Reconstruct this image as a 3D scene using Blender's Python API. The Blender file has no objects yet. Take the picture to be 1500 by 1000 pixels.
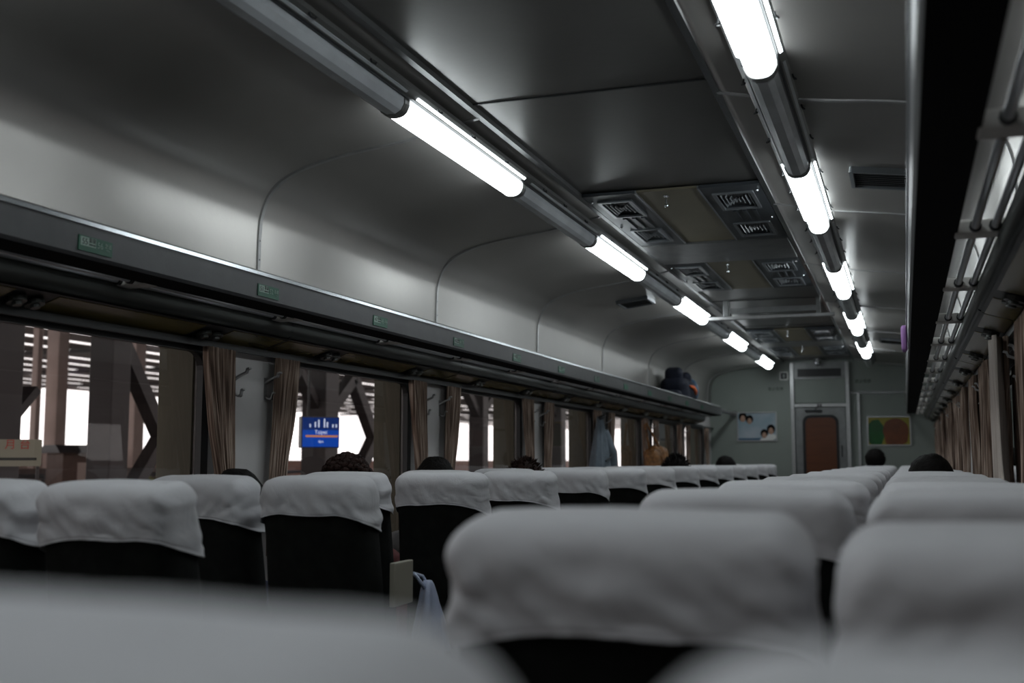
import bpy, bmesh, math, random
from mathutils import Vector, Matrix, noise
random.seed(7)
PI = math.pi
COL = bpy.context.scene.collection
SC = bpy.context.scene

# ------------------------------------------------------------------ materials
def nmat(name):
    m = bpy.data.materials.new(name); m.use_nodes = True
    nt = m.node_tree
    return m, nt, nt.nodes['Principled BSDF']

def mat(name, col, rough=.5, metal=0., var=0., scale=8., bump=0., bscale=60., spec=.5, stretch=(1, 1, 1), coat=0.):
    m, nt, b = nmat(name)
    b.inputs['Base Color'].default_value = (*col, 1)
    b.inputs['Roughness'].default_value = rough
    b.inputs['Metallic'].default_value = metal
    b.inputs['Specular IOR Level'].default_value = spec
    b.inputs['Coat Weight'].default_value = coat
    if var or bump:
        tc = nt.nodes.new('ShaderNodeTexCoord'); mp = nt.nodes.new('ShaderNodeMapping')
        mp.inputs['Scale'].default_value = stretch
        nt.links.new(tc.outputs['Object'], mp.inputs['Vector'])
    if var:
        n = nt.nodes.new('ShaderNodeTexNoise'); n.inputs['Scale'].default_value = scale; n.inputs['Detail'].default_value = 5
        nt.links.new(mp.outputs['Vector'], n.inputs['Vector'])
        r = nt.nodes.new('ShaderNodeValToRGB')
        r.color_ramp.elements[0].position = .3; r.color_ramp.elements[1].position = .7
        r.color_ramp.elements[0].color = (*[c * (1 - var) for c in col], 1)
        r.color_ramp.elements[1].color = (*[min(1, c * (1 + var)) for c in col], 1)
        nt.links.new(n.outputs['Fac'], r.inputs['Fac']); nt.links.new(r.outputs['Color'], b.inputs['Base Color'])
    if bump:
        n2 = nt.nodes.new('ShaderNodeTexNoise'); n2.inputs['Scale'].default_value = bscale; n2.inputs['Detail'].default_value = 3
        nt.links.new(mp.outputs['Vector'], n2.inputs['Vector'])
        bp = nt.nodes.new('ShaderNodeBump'); bp.inputs['Strength'].default_value = bump; bp.inputs['Distance'].default_value = .01
        nt.links.new(n2.outputs['Fac'], bp.inputs['Height']); nt.links.new(bp.outputs['Normal'], b.inputs['Normal'])
    return m

def emat(name, col, strength, base=(.5, .5, .5)):
    m, nt, b = nmat(name)
    b.inputs['Base Color'].default_value = (*base, 1); b.inputs['Roughness'].default_value = .3
    b.inputs['Emission Color'].default_value = (*col, 1); b.inputs['Emission Strength'].default_value = strength
    return m

M = {}
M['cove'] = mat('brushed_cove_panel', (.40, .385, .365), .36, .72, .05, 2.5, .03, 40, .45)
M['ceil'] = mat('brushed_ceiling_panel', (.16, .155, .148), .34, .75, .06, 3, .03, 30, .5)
M['wall'] = mat('painted_wall', (.55, .535, .53), .6, 0, .06, 5, .05, 200)
M['endwall'] = mat('greenish_painted_end_wall', (.235, .262, .24), .55, 0, .05, 3, .03, 60)
M['jamb'] = mat('window_reveal_paint', (.08, .072, .045), .6, 0, .1, 4)
M['floor'] = mat('dark_floor', (.05, .05, .045), .5, 0, .3, 6)
M['chrome'] = mat('polished_trim', (.62, .64, .66), .22, 1.0)
M['rodm'] = mat('bright_rod', (.7, .71, .73), .28, .95)
M['alum'] = mat('brushed_aluminium', (.45, .45, .45), .38, .9, .08, 30, stretch=(1, .05, 1))
M['steel'] = mat('dull_steel', (.22, .225, .225), .42, .8, .12, 12)
M['plate'] = mat('rack_front_grey', (.085, .085, .088), .38, .4, .1, 14, .03, 150)
M['dark'] = mat('dark_metal', (.03, .032, .034), .4, .4)
M['duct'] = mat('duct_grey_green', (.085, .09, .085), .35, .5, .1, 6)
M['olive'] = mat('olive_panel', (.17, .135, .045), .24, 0, .25, 5, stretch=(4, 1, 4))
M['rubber'] = mat('black_rubber', (.008, .008, .009), .45)
M['black'] = mat('black_plastic', (.01, .01, .011), .35)
M['matblack'] = mat('matt_black_underside', (.008, .008, .009), .9, spec=.1)
M['bracket'] = mat('pale_bracket', (.58, .56, .53), .45, 0, .1, 10)
M['seat'] = mat('dark_velour', (.0075, .0085, .0075), .9, 0, .3, 30, .2, 300, .2)
M['seatmetal'] = mat('seat_frame_metal', (.2, .2, .2), .35, .9)
M['armpad'] = mat('armrest_pad', (.02, .02, .02), .5)
M['beige'] = mat('armrest_end_panel_beige', (.33, .31, .25), .5)
M['hair'] = mat('black_hair', (.005, .004, .0035), .7, 0, .3, 40, .5, 90, .12)
M['hairb'] = mat('dark_brown_hair', (.02, .009, .007), .7, 0, .3, 40, .5, 90, .15)
M['skin'] = mat('skin', (.45, .27, .19), .5, 0, .05, 10)
M['acplate'] = mat('vent_plate_blue_grey', (.045, .052, .06), .42, .4, .1, 8)
M['accream'] = mat('cream_ceiling_cover', (.17, .15, .10), .5, 0, .06, 6)
M['fin'] = mat('vent_fin', (.20, .215, .23), .35, .6)
M['lampbody'] = mat('lamp_housing', (.20, .20, .195), .35, .5, .06, 10)
M['lampoff'] = mat('unlit_diffuser', (.62, .65, .68), .16, 0, .12, 6, spec=.7)
M['lampon'] = emat('lit_diffuser', (.89, .97, 1.0), 15.5, (.8, .8, .8))
M['white'] = mat('white_plastic', (.7, .7, .68), .4)
M['bag'] = mat('dark_navy_nylon', (.006, .008, .016), .7, 0, .3, 12, .3, 50, .2)
M['bagside'] = mat('blue_grey_bag_panel', (.045, .08, .13), .5, 0, .4, 10, .3, 40)
M['orange'] = mat('orange_strap', (.6, .12, .03), .6)
M['jacket'] = mat('grey_blue_jacket', (.13, .16, .19), .8, 0, .2, 14, .4, 40)
M['brownbag'] = mat('brown_orange_leather', (.23, .10, .03), .55, 0, .6, 30, .6, 60)
M['plastic'] = mat('white_plastic_bag', (.42, .47, .62), .3, 0, .1, 14, .5, 40)
M['purple'] = mat('lavender_cloth', (.4, .2, .5), .6)
M['dglass'] = mat('amber_door_glass', (.11, .03, .006), .35, 0, .12, 8, stretch=(.6, 1, 4))
M['green'] = mat('green_sticker', (.0, .07, .035), .4)
M['pgreen'] = mat('pale_green_sticker', (.22, .31, .26), .4)
M['ink'] = mat('black_ink', (.01, .01, .01), .5)
M['tree'] = mat('young_leaves', (.35, .45, .05), .6)
M['colmetal'] = mat('brown_black_station_steel', (.035, .028, .028), .55, .2, .2, 3)
M['canopy'] = mat('canopy_underside', (.07, .05, .042), .7, 0, .3, 1.5, stretch=(1, .3, 1))
M['platform'] = mat('platform_concrete', (.20, .17, .16), .8, 0, .15, 2)
M['pinktile'] = mat('pinkish_tiled_column', (.5, .38, .34), .6, 0, .1, 3)
M['kiosk'] = mat('brown_kiosk', (.12, .07, .055), .6, 0, .2, 5)
M['signboard'] = mat('pale_signboard', (.22, .21, .16), .5)
M['red'] = mat('red_lettering', (.35, .03, .02), .5)
M['navyroof'] = mat('dark_roof', (.05, .045, .05), .5)

# white cloth
m, nt, b = nmat('white_cotton_cover'); M['cloth'] = m
b.inputs['Base Color'].default_value = (.65, .645, .665, 1); b.inputs['Roughness'].default_value = .85
b.inputs['Sheen Weight'].default_value = .2; b.inputs['Specular IOR Level'].default_value = .2
tc = nt.nodes.new('ShaderNodeTexCoord'); n = nt.nodes.new('ShaderNodeTexNoise'); n.inputs['Scale'].default_value = 16
n.inputs['Detail'].default_value = 4; n.inputs['Distortion'].default_value = .8
bp = nt.nodes.new('ShaderNodeBump'); bp.inputs['Strength'].default_value = .6; bp.inputs['Distance'].default_value = .006
nt.links.new(tc.outputs['Object'], n.inputs['Vector']); nt.links.new(n.outputs['Fac'], bp.inputs['Height']); nt.links.new(bp.outputs['Normal'], b.inputs['Normal'])

# striped curtain
def curtain_mat(name, c1, c2, c3):
    m, nt, b = nmat(name)
    b.inputs['Roughness'].default_value = .85; b.inputs['Specular IOR Level'].default_value = .2
    uv = nt.nodes.new('ShaderNodeUVMap')
    sp = nt.nodes.new('ShaderNodeMapping'); sp.inputs['Scale'].default_value = (1, .03, 1)
    n = nt.nodes.new('ShaderNodeTexNoise'); n.inputs['Scale'].default_value = 95; n.inputs['Detail'].default_value = 2
    r = nt.nodes.new('ShaderNodeValToRGB'); e = r.color_ramp.elements
    e[0].position = .35; e[0].color = (*c1, 1); e[1].position = .68; e[1].color = (*c3, 1)
    k = e.new(.5); k.color = (*c2, 1)
    nt.links.new(uv.outputs['UV'], sp.inputs['Vector']); nt.links.new(sp.outputs['Vector'], n.inputs['Vector'])
    nt.links.new(n.outputs['Fac'], r.inputs['Fac']); nt.links.new(r.outputs['Color'], b.inputs['Base Color'])
    return m
M['curtain'] = curtain_mat('brown_striped_curtain', (.07, .045, .034), (.22, .155, .12), (.48, .385, .32))
M['palecurtain'] = curtain_mat('pale_curtain_lining', (.40, .35, .31), (.45, .40, .36), (.5, .45, .41))

# bricks
m, nt, b = nmat('red_brick_wall'); M['brick'] = m
tc = nt.nodes.new('ShaderNodeTexCoord'); mp = nt.nodes.new('ShaderNodeMapping'); mp.inputs['Rotation'].default_value = (PI / 2, 0, PI / 2)
br = nt.nodes.new('ShaderNodeTexBrick'); br.inputs['Color1'].default_value = (.50, .20, .12, 1); br.inputs['Color2'].default_value = (.42, .16, .10, 1)
br.inputs['Mortar'].default_value = (.4, .28, .22, 1); br.inputs['Scale'].default_value = 4
nt.links.new(tc.outputs['Object'], mp.inputs['Vector']); nt.links.new(mp.outputs['Vector'], br.inputs['Vector']); nt.links.new(br.outputs['Color'], b.inputs['Base Color'])

# window glass (thin sheet: transparent tint + fresnel mirror)
m = bpy.data.materials.new('tinted_window_glass'); m.use_nodes = True; nt = m.node_tree; M['glass'] = m
nt.nodes.remove(nt.nodes['Principled BSDF']); out = nt.nodes['Material Output']
tr = nt.nodes.new('ShaderNodeBsdfTransparent'); tr.inputs['Color'].default_value = (.72, .70, .70, 1)
gl = nt.nodes.new('ShaderNodeBsdfGlossy'); gl.inputs['Roughness'].default_value = .01
fr = nt.nodes.new('ShaderNodeFresnel'); fr.inputs['IOR'].default_value = 1.35
mx = nt.nodes.new('ShaderNodeMixShader')
nt.links.new(fr.outputs['Fac'], mx.inputs['Fac']); nt.links.new(tr.outputs[0], mx.inputs[1]); nt.links.new(gl.outputs[0], mx.inputs[2]); nt.links.new(mx.outputs[0], out.inputs['Surface'])

# posters
m, nt, b = nmat('sky_photo_print'); M['skyprint'] = m
tc = nt.nodes.new('ShaderNodeTexCoord'); n = nt.nodes.new('ShaderNodeTexNoise'); n.inputs['Scale'].default_value = 4
r = nt.nodes.new('ShaderNodeValToRGB'); r.color_ramp.elements[0].position = .35; r.color_ramp.elements[1].position = .65
r.color_ramp.elements[0].color = (.24, .34, .40, 1); r.color_ramp.elements[1].color = (.40, .45, .50, 1)
nt.links.new(tc.outputs['Object'], n.inputs['Vector']); nt.links.new(n.outputs['Fac'], r.inputs['Fac']); nt.links.new(r.outputs['Color'], b.inputs['Base Color'])
b.inputs['Roughness'].default_value = .3
M['pyellow'] = mat('yellow_print', (.26, .22, .008), .35)
M['pgreen2'] = mat('green_print', (.0, .085, .008), .35, 0, .3, 6)
M['pbrown'] = mat('rust_brown_print', (.14, .032, .0), .35, 0, .35, 6)
M['pblue'] = mat('dark_blue_print', (.03, .09, .16), .4)
M['scrblue'] = emat('blue_screen', (.0, .07, .55), 1.0, (.0, .02, .1))
M['scrdark'] = emat('dark_blue_screen_band', (.0, .03, .25), .6, (.0, .02, .1))
M['scrorange'] = emat('orange_screen_bar', (1, .4, .12), .8, (.1, .05, .02))
M['scrwhite'] = emat('white_screen_text', (.7, .8, 1), 1.5, (.1, .1, .1))

# ------------------------------------------------------------------ helpers
def obj(name, bm, m, parent=None, smooth=False, rec=True):
    me = bpy.data.meshes.new(name)
    if rec: bmesh.ops.recalc_face_normals(bm, faces=bm.faces)
    bm.to_mesh(me); bm.free()
    if smooth:
        for p in me.polygons: p.use_smooth = True
    ms = m if isinstance(m, (list, tuple)) else [m]
    for x in ms: me.materials.append(x)
    o = bpy.data.objects.new(name, me); COL.objects.link(o)
    if parent: o.parent = parent
    return o
def thing(name, label, cat, loc=(0, 0, 0), rz=0, group=None):
    o = bpy.data.objects.new(name, None); COL.objects.link(o); o.empty_display_size = .1
    o.location = loc; o.rotation_euler = (0, 0, rz)
    return tag(o, label, cat, group)
def tag(o, label, cat, group=None):
    o['label'] = label; o['category'] = cat
    if group: o['group'] = group
    return o
def struct(name, bm, m, parent=None, smooth=False, label=None):
    o = obj(name, bm, m, parent, smooth)
    if not parent:
        o['kind'] = 'structure'
        if label: o['label'] = label
    return o
def kids(o): return [c for c in bpy.data.objects if c.parent == o]
def copy_tree(o, parent=None):
    c = o.copy(); COL.objects.link(c); c.parent = parent
    for ch in list(o.children): copy_tree(ch, c)
    return c
def box(bm, x0, y0, z0, x1, y1, z1, mi=0, bev=0.):
    vs = [bm.verts.new((x, y, z)) for x in (x0, x1) for y in (y0, y1) for z in (z0, z1)]
    fs = []
    for q in ((0, 1, 3, 2), (4, 6, 7, 5), (0, 4, 5, 1), (2, 3, 7, 6), (0, 2, 6, 4), (1, 5, 7, 3)):
        f = bm.faces.new([vs[i] for i in q]); f.material_index = mi; fs.append(f)
    if bev:
        es = list({e for f in fs for e in f.edges})
        bmesh.ops.bevel(bm, geom=es, offset=bev, segments=2, affect='EDGES', profile=.5)
    return bm
def B(*a, **k): return box(bmesh.new(), *a, **k)
def extr(bm, prof, y0, y1, mi=0, axis='Y', closed=True):
    """extrude closed (a,b) profile along an axis"""
    def P(a, b, y): return {'Y': (a, y, b), 'X': (y, a, b), 'Z': (a, b, y)}[axis]
    A = [bm.verts.new(P(a, b, y0)) for a, b in prof]; C = [bm.verts.new(P(a, b, y1)) for a, b in prof]
    n = len(prof)
    for i in range(n if closed else n - 1):
        f = bm.faces.new((A[i], A[(i + 1) % n], C[(i + 1) % n], C[i])); f.material_index = mi
    if closed:
        bm.faces.new(A).material_index = mi; bm.faces.new(C[::-1]).material_index = mi
    return bm
def tube(bm, pts, r, seg=8, mi=0, cap=True):
    pts = [Vector(p) for p in pts]; rings = []; ref = None
    for i, p in enumerate(pts):
        d = (pts[min(i + 1, len(pts) - 1)] - pts[max(i - 1, 0)]).normalized()
        if ref is None: ref = Vector((0, 0, 1)) if abs(d.z) < .9 else Vector((1, 0, 0))
        a = d.cross(ref).normalized(); c = a.cross(d).normalized(); ref = c
        rr = r[i] if isinstance(r, (list, tuple)) else r
        rings.append([bm.verts.new(p + a * math.cos(2 * PI * k / seg) * rr + c * math.sin(2 * PI * k / seg) * rr) for k in range(seg)])
    for A, C in zip(rings, rings[1:]):
        for k in range(seg): bm.faces.new((A[k], A[(k + 1) % seg], C[(k + 1) % seg], C[k])).material_index = mi
    if cap: bm.faces.new(rings[0][::-1]).material_index = mi; bm.faces.new(rings[-1]).material_index = mi
    return bm
def ell(bm, c, r, seg=16, rings=10, rot=None, mi=0):
    mtx = Matrix.Translation(c) @ (rot.to_4x4() if rot else Matrix()) @ Matrix.Diagonal((*r, 1))
    g = bmesh.ops.create_uvsphere(bm, u_segments=seg, v_segments=rings, radius=1, matrix=mtx)
    for v in g['verts']:
        for f in v.link_faces: f.material_index = mi
    return bm
def rrect(w, h, r, n=6, cx=0, cy=0):
    out = []
    for sx, sy, a0 in ((1, 1, 0), (-1, 1, 90), (-1, -1, 180), (1, -1, 270)):
        for k in range(n + 1):
            a = math.radians(a0 + 90 * k / n)
            out.append((cx + sx * (w / 2 - r) + r * math.cos(a), cy + sy * (h / 2 - r) + r * math.sin(a)))
    return out
def ring(bm, outer, inner, t0, t1, f, mi=0):
    """frame between two loops (same count); f(a,b,t)->xyz"""
    L = [[bm.verts.new(f(a, b, t)) for a, b in lp] for t in (t0, t1) for lp in (outer, inner)]
    n = len(outer)
    for A, C in ((L[0], L[1]), (L[2], L[3]), (L[0], L[2]), (L[1], L[3])):
        for i in range(n): bm.faces.new((A[i], A[(i + 1) % n], C[(i + 1) % n], C[i])).material_index = mi
    return bm
def text(name, body, size, m, parent, mtx, ext=.0004):
    cu = bpy.data.curves.new(name, 'FONT'); cu.body = body; cu.size = size; cu.extrude = ext
    cu.align_x = 'CENTER'; cu.align_y = 'CENTER'
    t = bpy.data.objects.new('tmp', cu); COL.objects.link(t)
    dg = bpy.context.evaluated_depsgraph_get(); me = bpy.data.meshes.new_from_object(t.evaluated_get(dg))
    bpy.data.objects.remove(t); me.transform(mtx); me.materials.clear(); me.materials.append(m); me.name = name
    o = bpy.data.objects.new(name, me); COL.objects.link(o); o.parent = parent
    return o
def catmull(pts, n=5):
    out = []
    P = [pts[0]] + list(pts) + [pts[-1]]
    for i in range(1, len(P) - 2):
        p0, p1, p2, p3 = [Vector(q) for q in P[i - 1:i + 3]]
        for k in range(n):
            t = k / n
            out.append(tuple(.5 * ((2 * p1) + (p2 - p0) * t + (2 * p0 - 5 * p1 + 4 * p2 - p3) * t * t + (3 * p1 - p0 - 3 * p2 + p3) * t ** 3)))
    out.append(tuple(pts[-1])); return out
ORD = ['nearest', 'second', 'third', 'fourth', 'fifth', 'sixth', 'seventh', 'eighth', 'ninth', 'tenth', 'eleventh', 'twelfth', 'thirteenth', 'fourteenth', 'fifteenth', 'sixteenth', 'seventeenth']
SIDE = {-1: 'left', 1: 'right'}

# ------------------------------------------------------------------ carriage shell
Y0, Y1 = -3.6, 13.75
RW = 1.655                     # rib / window module
CP = [(.405, 2.378), (.67, 2.325), (.92, 2.293), (1.05, 2.268), (1.13, 2.243), (1.19, 2.212), (1.235, 2.165), (1.26, 2.105), (1.27, 2.04), (1.273, 1.88), (1.275, 1.735)]
CPS = catmull(CP, 5)
def ceil_z(x):
    x = abs(x)
    if x < .405: return 2.39
    for (a, za), (b_, zb) in zip(CPS, CPS[1:]):
        if a <= x <= b_: return za + (zb - za) * (x - a) / (b_ - a)
    return 2.0
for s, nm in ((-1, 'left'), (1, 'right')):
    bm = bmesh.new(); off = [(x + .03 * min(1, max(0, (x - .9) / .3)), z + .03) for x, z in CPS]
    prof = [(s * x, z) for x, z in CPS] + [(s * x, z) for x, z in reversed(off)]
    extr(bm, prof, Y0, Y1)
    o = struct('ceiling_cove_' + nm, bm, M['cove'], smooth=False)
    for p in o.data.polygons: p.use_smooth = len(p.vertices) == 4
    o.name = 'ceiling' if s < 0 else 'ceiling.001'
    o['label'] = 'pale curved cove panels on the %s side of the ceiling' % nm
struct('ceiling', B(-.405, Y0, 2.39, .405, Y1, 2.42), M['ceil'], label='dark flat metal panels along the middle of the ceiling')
struct('floor', B(-1.46, Y0, -.06, 1.46, Y1, 0), M['floor'])
struct('wall_back', B(-1.46, Y0 - .05, -.06, 1.46, Y0, 2.45), M['endwall'])

# side walls with window openings
WZ0, WZ1, WW = .82, 1.603, 1.17
WE = [3.235 + RW * k for k in range(-4, 7)]              # far edge of each window
WE = [e for e in WE if e - WW > Y0 + .05]
for s, nm in ((-1, 'left'), (1, 'right')):
    bm = bmesh.new()
    xi, xo = s * 1.285, s * 1.46
    x0, x1 = min(xi, xo), max(xi, xo)
    box(bm, x0, Y0, 0, x1, Y1, WZ0); box(bm, x0, Y0, WZ1, x1, Y1, 1.74)
    prev = Y0
    for e in WE + [None]:
        if e is None: box(bm, x0, prev, WZ0, x1, Y1, WZ1); break
        box(bm, x0, prev, WZ0, x1, e - WW, WZ1); prev = e
    struct('wall_' + nm, bm, M['wall'])
# windows
wn = 0
for s, nm in ((-1, 'left'), (1, 'right')):
    for i, e in enumerate(WE):
        wn += 1
        cy, cz = e - WW / 2, (WZ0 + WZ1) / 2; h = WZ1 - WZ0
        root = bpy.data.objects.new('window_%d' % wn, None); COL.objects.link(root); root['kind'] = 'structure'
        root['label'] = '%s side window, %s from the back of the carriage' % (nm, ORD[i] if i else 'first')
        root.location = (s * 1.30, cy, cz)
        bm = bmesh.new(); F = lambda a, b, t: (s * t, a, b)
        ring(bm, rrect(WW + .05, h + .03, .07), rrect(WW - .03, h - .055, .06, cy=-.0125), -.02, .004, F)
        obj('window_gasket', bm, M['rubber'], root)
        bm = bmesh.new(); vs = [bm.verts.new(F(a, b, .001)) for a, b in rrect(WW - .02, h - .02, .06)]; bm.faces.new(vs)
        obj('pane', bm, M['glass'], root)
        bm = bmesh.new()
        ring(bm, rrect(WW - .005, h - .005, .012), rrect(WW - .03, h - .03, .012), .02, .155, F)
        obj('window_reveal', bm, M['jamb'], root)

# ribs and trims
ty = [3.53 + 1.662 * k for k in range(-4, 6)] + [13.49]
tn = 0
for y in ty:
    tn += 1
    bm = bmesh.new()
    for s in (-1, 1):
        inner = [(s * (x - .006 if x > 1.0 else x), z - .006) for x, z in CPS if z > 1.79]
        outer = [(s * (x + .004 if x > 1.0 else x), z + .006) for x, z in CPS if z > 1.79]
        extr(bm, inner + outer[::-1], y - .009, y + .009)
        for z in (1.86, 1.93, 2.0): ell(bm, (s * 1.265, y, z), (.003, .003, .003), 6, 4)
    o = struct('trim_%d' % tn, bm, M['alum'], label='curved cover strip over a cove panel joint')
    tn += 1
    struct('trim_%d' % tn, B(-.40, y - .104, 2.386, .40, y - .096, 2.3905), M['dark'], label='dark joint between two flat ceiling panels')
for s, m in ((-1, M['steel']), (1, M['chrome'])):
    tn += 1
    bm = B(s * .405 - .011, Y0, 2.372, s * .405 + .011, Y1, 2.395)
    struct('trim_%d' % tn, bm, m, label='long metal strip between centre ceiling and %s lamps' % SIDE[s])

# ------------------------------------------------------------------ end wall
EY = Y1
struct('wall_far', B(-1.46, EY, -.06, 1.46, EY + .06, 2.45), M['endwall'])
root = bpy.data.objects.new('door_1', None); COL.objects.link(root); root['kind'] = 'structure'; root.location = (.01, EY, 0)
root['label'] = 'grey end door with amber window and header panel'
bm = bmesh.new()
for x in (-.315, .315): box(bm, x - .02, -.05, 0, x + .02, .0, 2.36)
box(bm, -.335, -.045, 1.835, .335, 0, 1.87)
obj('door_casing', bm, M['alum'], root)
obj('door_leaf', B(-.285, -.022, .01, .285, -.002, 1.825), M['steel'], root)
bm = bmesh.new(); F = lambda a, b, t: (a, t, b)
ring(bm, rrect(.41, .86, .09, cy=1.31), rrect(.35, .80, .07, cy=1.31), -.036, -.02, F)
gk = obj('window_gasket', bm, M['rubber'], root)
bm = bmesh.new(); ring(bm, rrect(.36, .81, .07, cy=1.31), rrect(.001, .001, .0004, cy=1.31), -.027, -.024, F)
obj('door_window', bm, M['dglass'], root)
obj('header_panel', B(-.29, -.02, 1.88, .29, -.004, 2.165, bev=.004), M['endwall'], root)
obj('header_frame', B(-.295, -.03, 2.165, .295, -.002, 2.36), M['steel'], root)
obj('dark_display', B(-.25, -.036, 2.19, .25, -.028, 2.285), M['black'], root)
bm = B(-.17, -.06, 1.775, .02, -.024, 1.80, bev=.004); tube(bm, [(-.06, -.05, 1.80), (-.03, -.055, 1.83)], .006)
obj('door_closer', bm, M['dark'], root)
bm = tube(bmesh.new(), [(.235, -.03, 1.38), (.235, -.055, 1.38), (.235, -.055, 1.25), (.235, -.03, 1.25)], .007)
obj('door_handle', bm, M['dark'], root)
bm = bmesh.new()
for x in (-.03, .0): box(bm, x, -.055, 1.835, x + .02, -.045, 1.865)
obj('latch', bm, M['black'], root)
# right hand side panel + strip of the end wall
tn += 1; struct('trim_%d' % tn, B(.43, EY - .03, 0, .455, EY, 1.985), M['alum'], label='upright metal strip on the end wall right of the door')
tn += 1; struct('trim_%d' % tn, B(.35, EY - .012, 1.975, 1.25, EY, 2.01), M['steel'], label='horizontal band across the right half of the end wall')
def wallword(txt, x, z, label):
    t = thing('wall_lettering', label, 'lettering', (x, EY - .001, z))
    text('characters', txt, .045, M['ink'], t, Matrix.Rotation(PI / 2, 4, 'X'), .0006)
wallword('禁止吸煙', -.50, 2.055, 'small dark characters on end wall left of the door')
wallword('禁止吸煙', .50, 2.125, 'small dark characters on end wall right of the door')
t = thing('security_camera', 'small chrome dome camera on ceiling edge above the end door', 'camera', (0, EY - .12, 2.39))
obj('mount', tube(bmesh.new(), [(0, 0, 0), (0, 0, -.03)], .04, 16), M['steel'], t)
obj('dome', ell(bmesh.new(), (0, 0, -.045), (.035, .035, .035)), M['chrome'], t, True)
t = thing('wall_switch', 'square white framed switch plate on end wall beside door', 'switch', (-.40, EY, 2.21))
bm = bmesh.new(); ring(bm, rrect(.10, .10, .015), rrect(.075, .075, .008), -.012, 0, F); obj('frame', bm, M['white'], t)
obj('switch_plate', B(-.038, -.008, -.038, .038, -.001, .038), M['dark'], t)
obj('switch_button', B(-.012, -.014, -.02, .012, -.007, .02), M['endwall'], t)
# posters
def picture(x0, x1, z0, z1, label):
    t = thing('poster', label, 'poster', ((x0 + x1) / 2, EY - .001, (z0 + z1) / 2))
    w, h = x1 - x0, z1 - z0
    bm = bmesh.new(); ring(bm, rrect(w, h, .006, 2), rrect(w - .025, h - .025, .004, 2), -.018, 0, F)
    obj('frame', bm, M['alum'], t)
    return t, w - .02, h - .02
t, w, h = picture(-.965, -.495, 1.435, 1.785, 'framed sky blue poster of four faces, left of the door')
pr = obj('print', B(-w / 2, -.006, -h / 2, w / 2, -.001, h / 2), M['skyprint'], t)
for fx, fz, hr in ((-.165, .11, .05), (-.085, .08, .045), (.085, -.09, .045), (.165, -.04, .05)):
    bm = ell(bmesh.new(), (fx, -.0065, fz + .008), (hr, .003, hr * 1.15), 18, 8); obj('printed_hair', bm, M['hair'], pr)
    bm = ell(bmesh.new(), (fx, -.0075, fz - .012), (hr * .62, .004, hr * .85), 18, 8); obj('printed_face', bm, M['skin'], pr)
    bm = bmesh.new()
    for q in (-.3, .3): ell(bm, (fx + q * hr, -.0115, fz), (.006, .001, .003), 8, 5)
    box(bm, fx - .01, -.0122, fz - .035, fx + .01, -.0115, fz - .031); obj('printed_features', bm, M['ink'], pr)
obj('printed_shirts', ell(ell(bmesh.new(), (.165, -.0065, -.13), (.07, .002, .04)), (.085, -.0065, -.155), (.06, .002, .02)), M['white'], pr)
obj('caption_strip', B(-w / 2, -.0075, -h / 2, w / 2, -.006, -h / 2 + .028), M['pblue'], pr)
t, w, h = picture(.53, 1.01, 1.375, 1.715, 'framed yellow poster with green and rust brown blobs, right of door')
pr = obj('print', B(-w / 2, -.006, -h / 2, w / 2, -.001, h / 2), M['pyellow'], t)
def blob(cx, cz, rx, rz, y, m, nm, sd):
    bm = bmesh.new(); vs = []
    for k in range(40):
        a = 2 * PI * k / 40; q = 1 + .12 * noise.noise(Vector((math.cos(a) * 2, math.sin(a) * 2, sd)))
        x = max(-w / 2 + .004, min(w / 2 - .004, cx + rx * q * math.copysign(abs(math.cos(a)) ** .8, math.cos(a)))); z = max(-h / 2 + .004, min(h / 2 - .004, cz + rz * q * math.sin(a)))
        vs.append(bm.verts.new((x, y, z)))
    bm.faces.new(vs); r_ = bmesh.ops.extrude_face_region(bm, geom=bm.faces[:])
    for v in [g for g in r_['geom'] if isinstance(g, bmesh.types.BMVert)]: v.co.y += .001
    obj(nm, bm, m, pr)
blob(-.145, -.02, .095, .15, -.0075, M['pgreen2'], 'green_patch', 3)
blob(.075, -.02, .14, .165, -.0078, M['pbrown'], 'brown_patch', 9)

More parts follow.
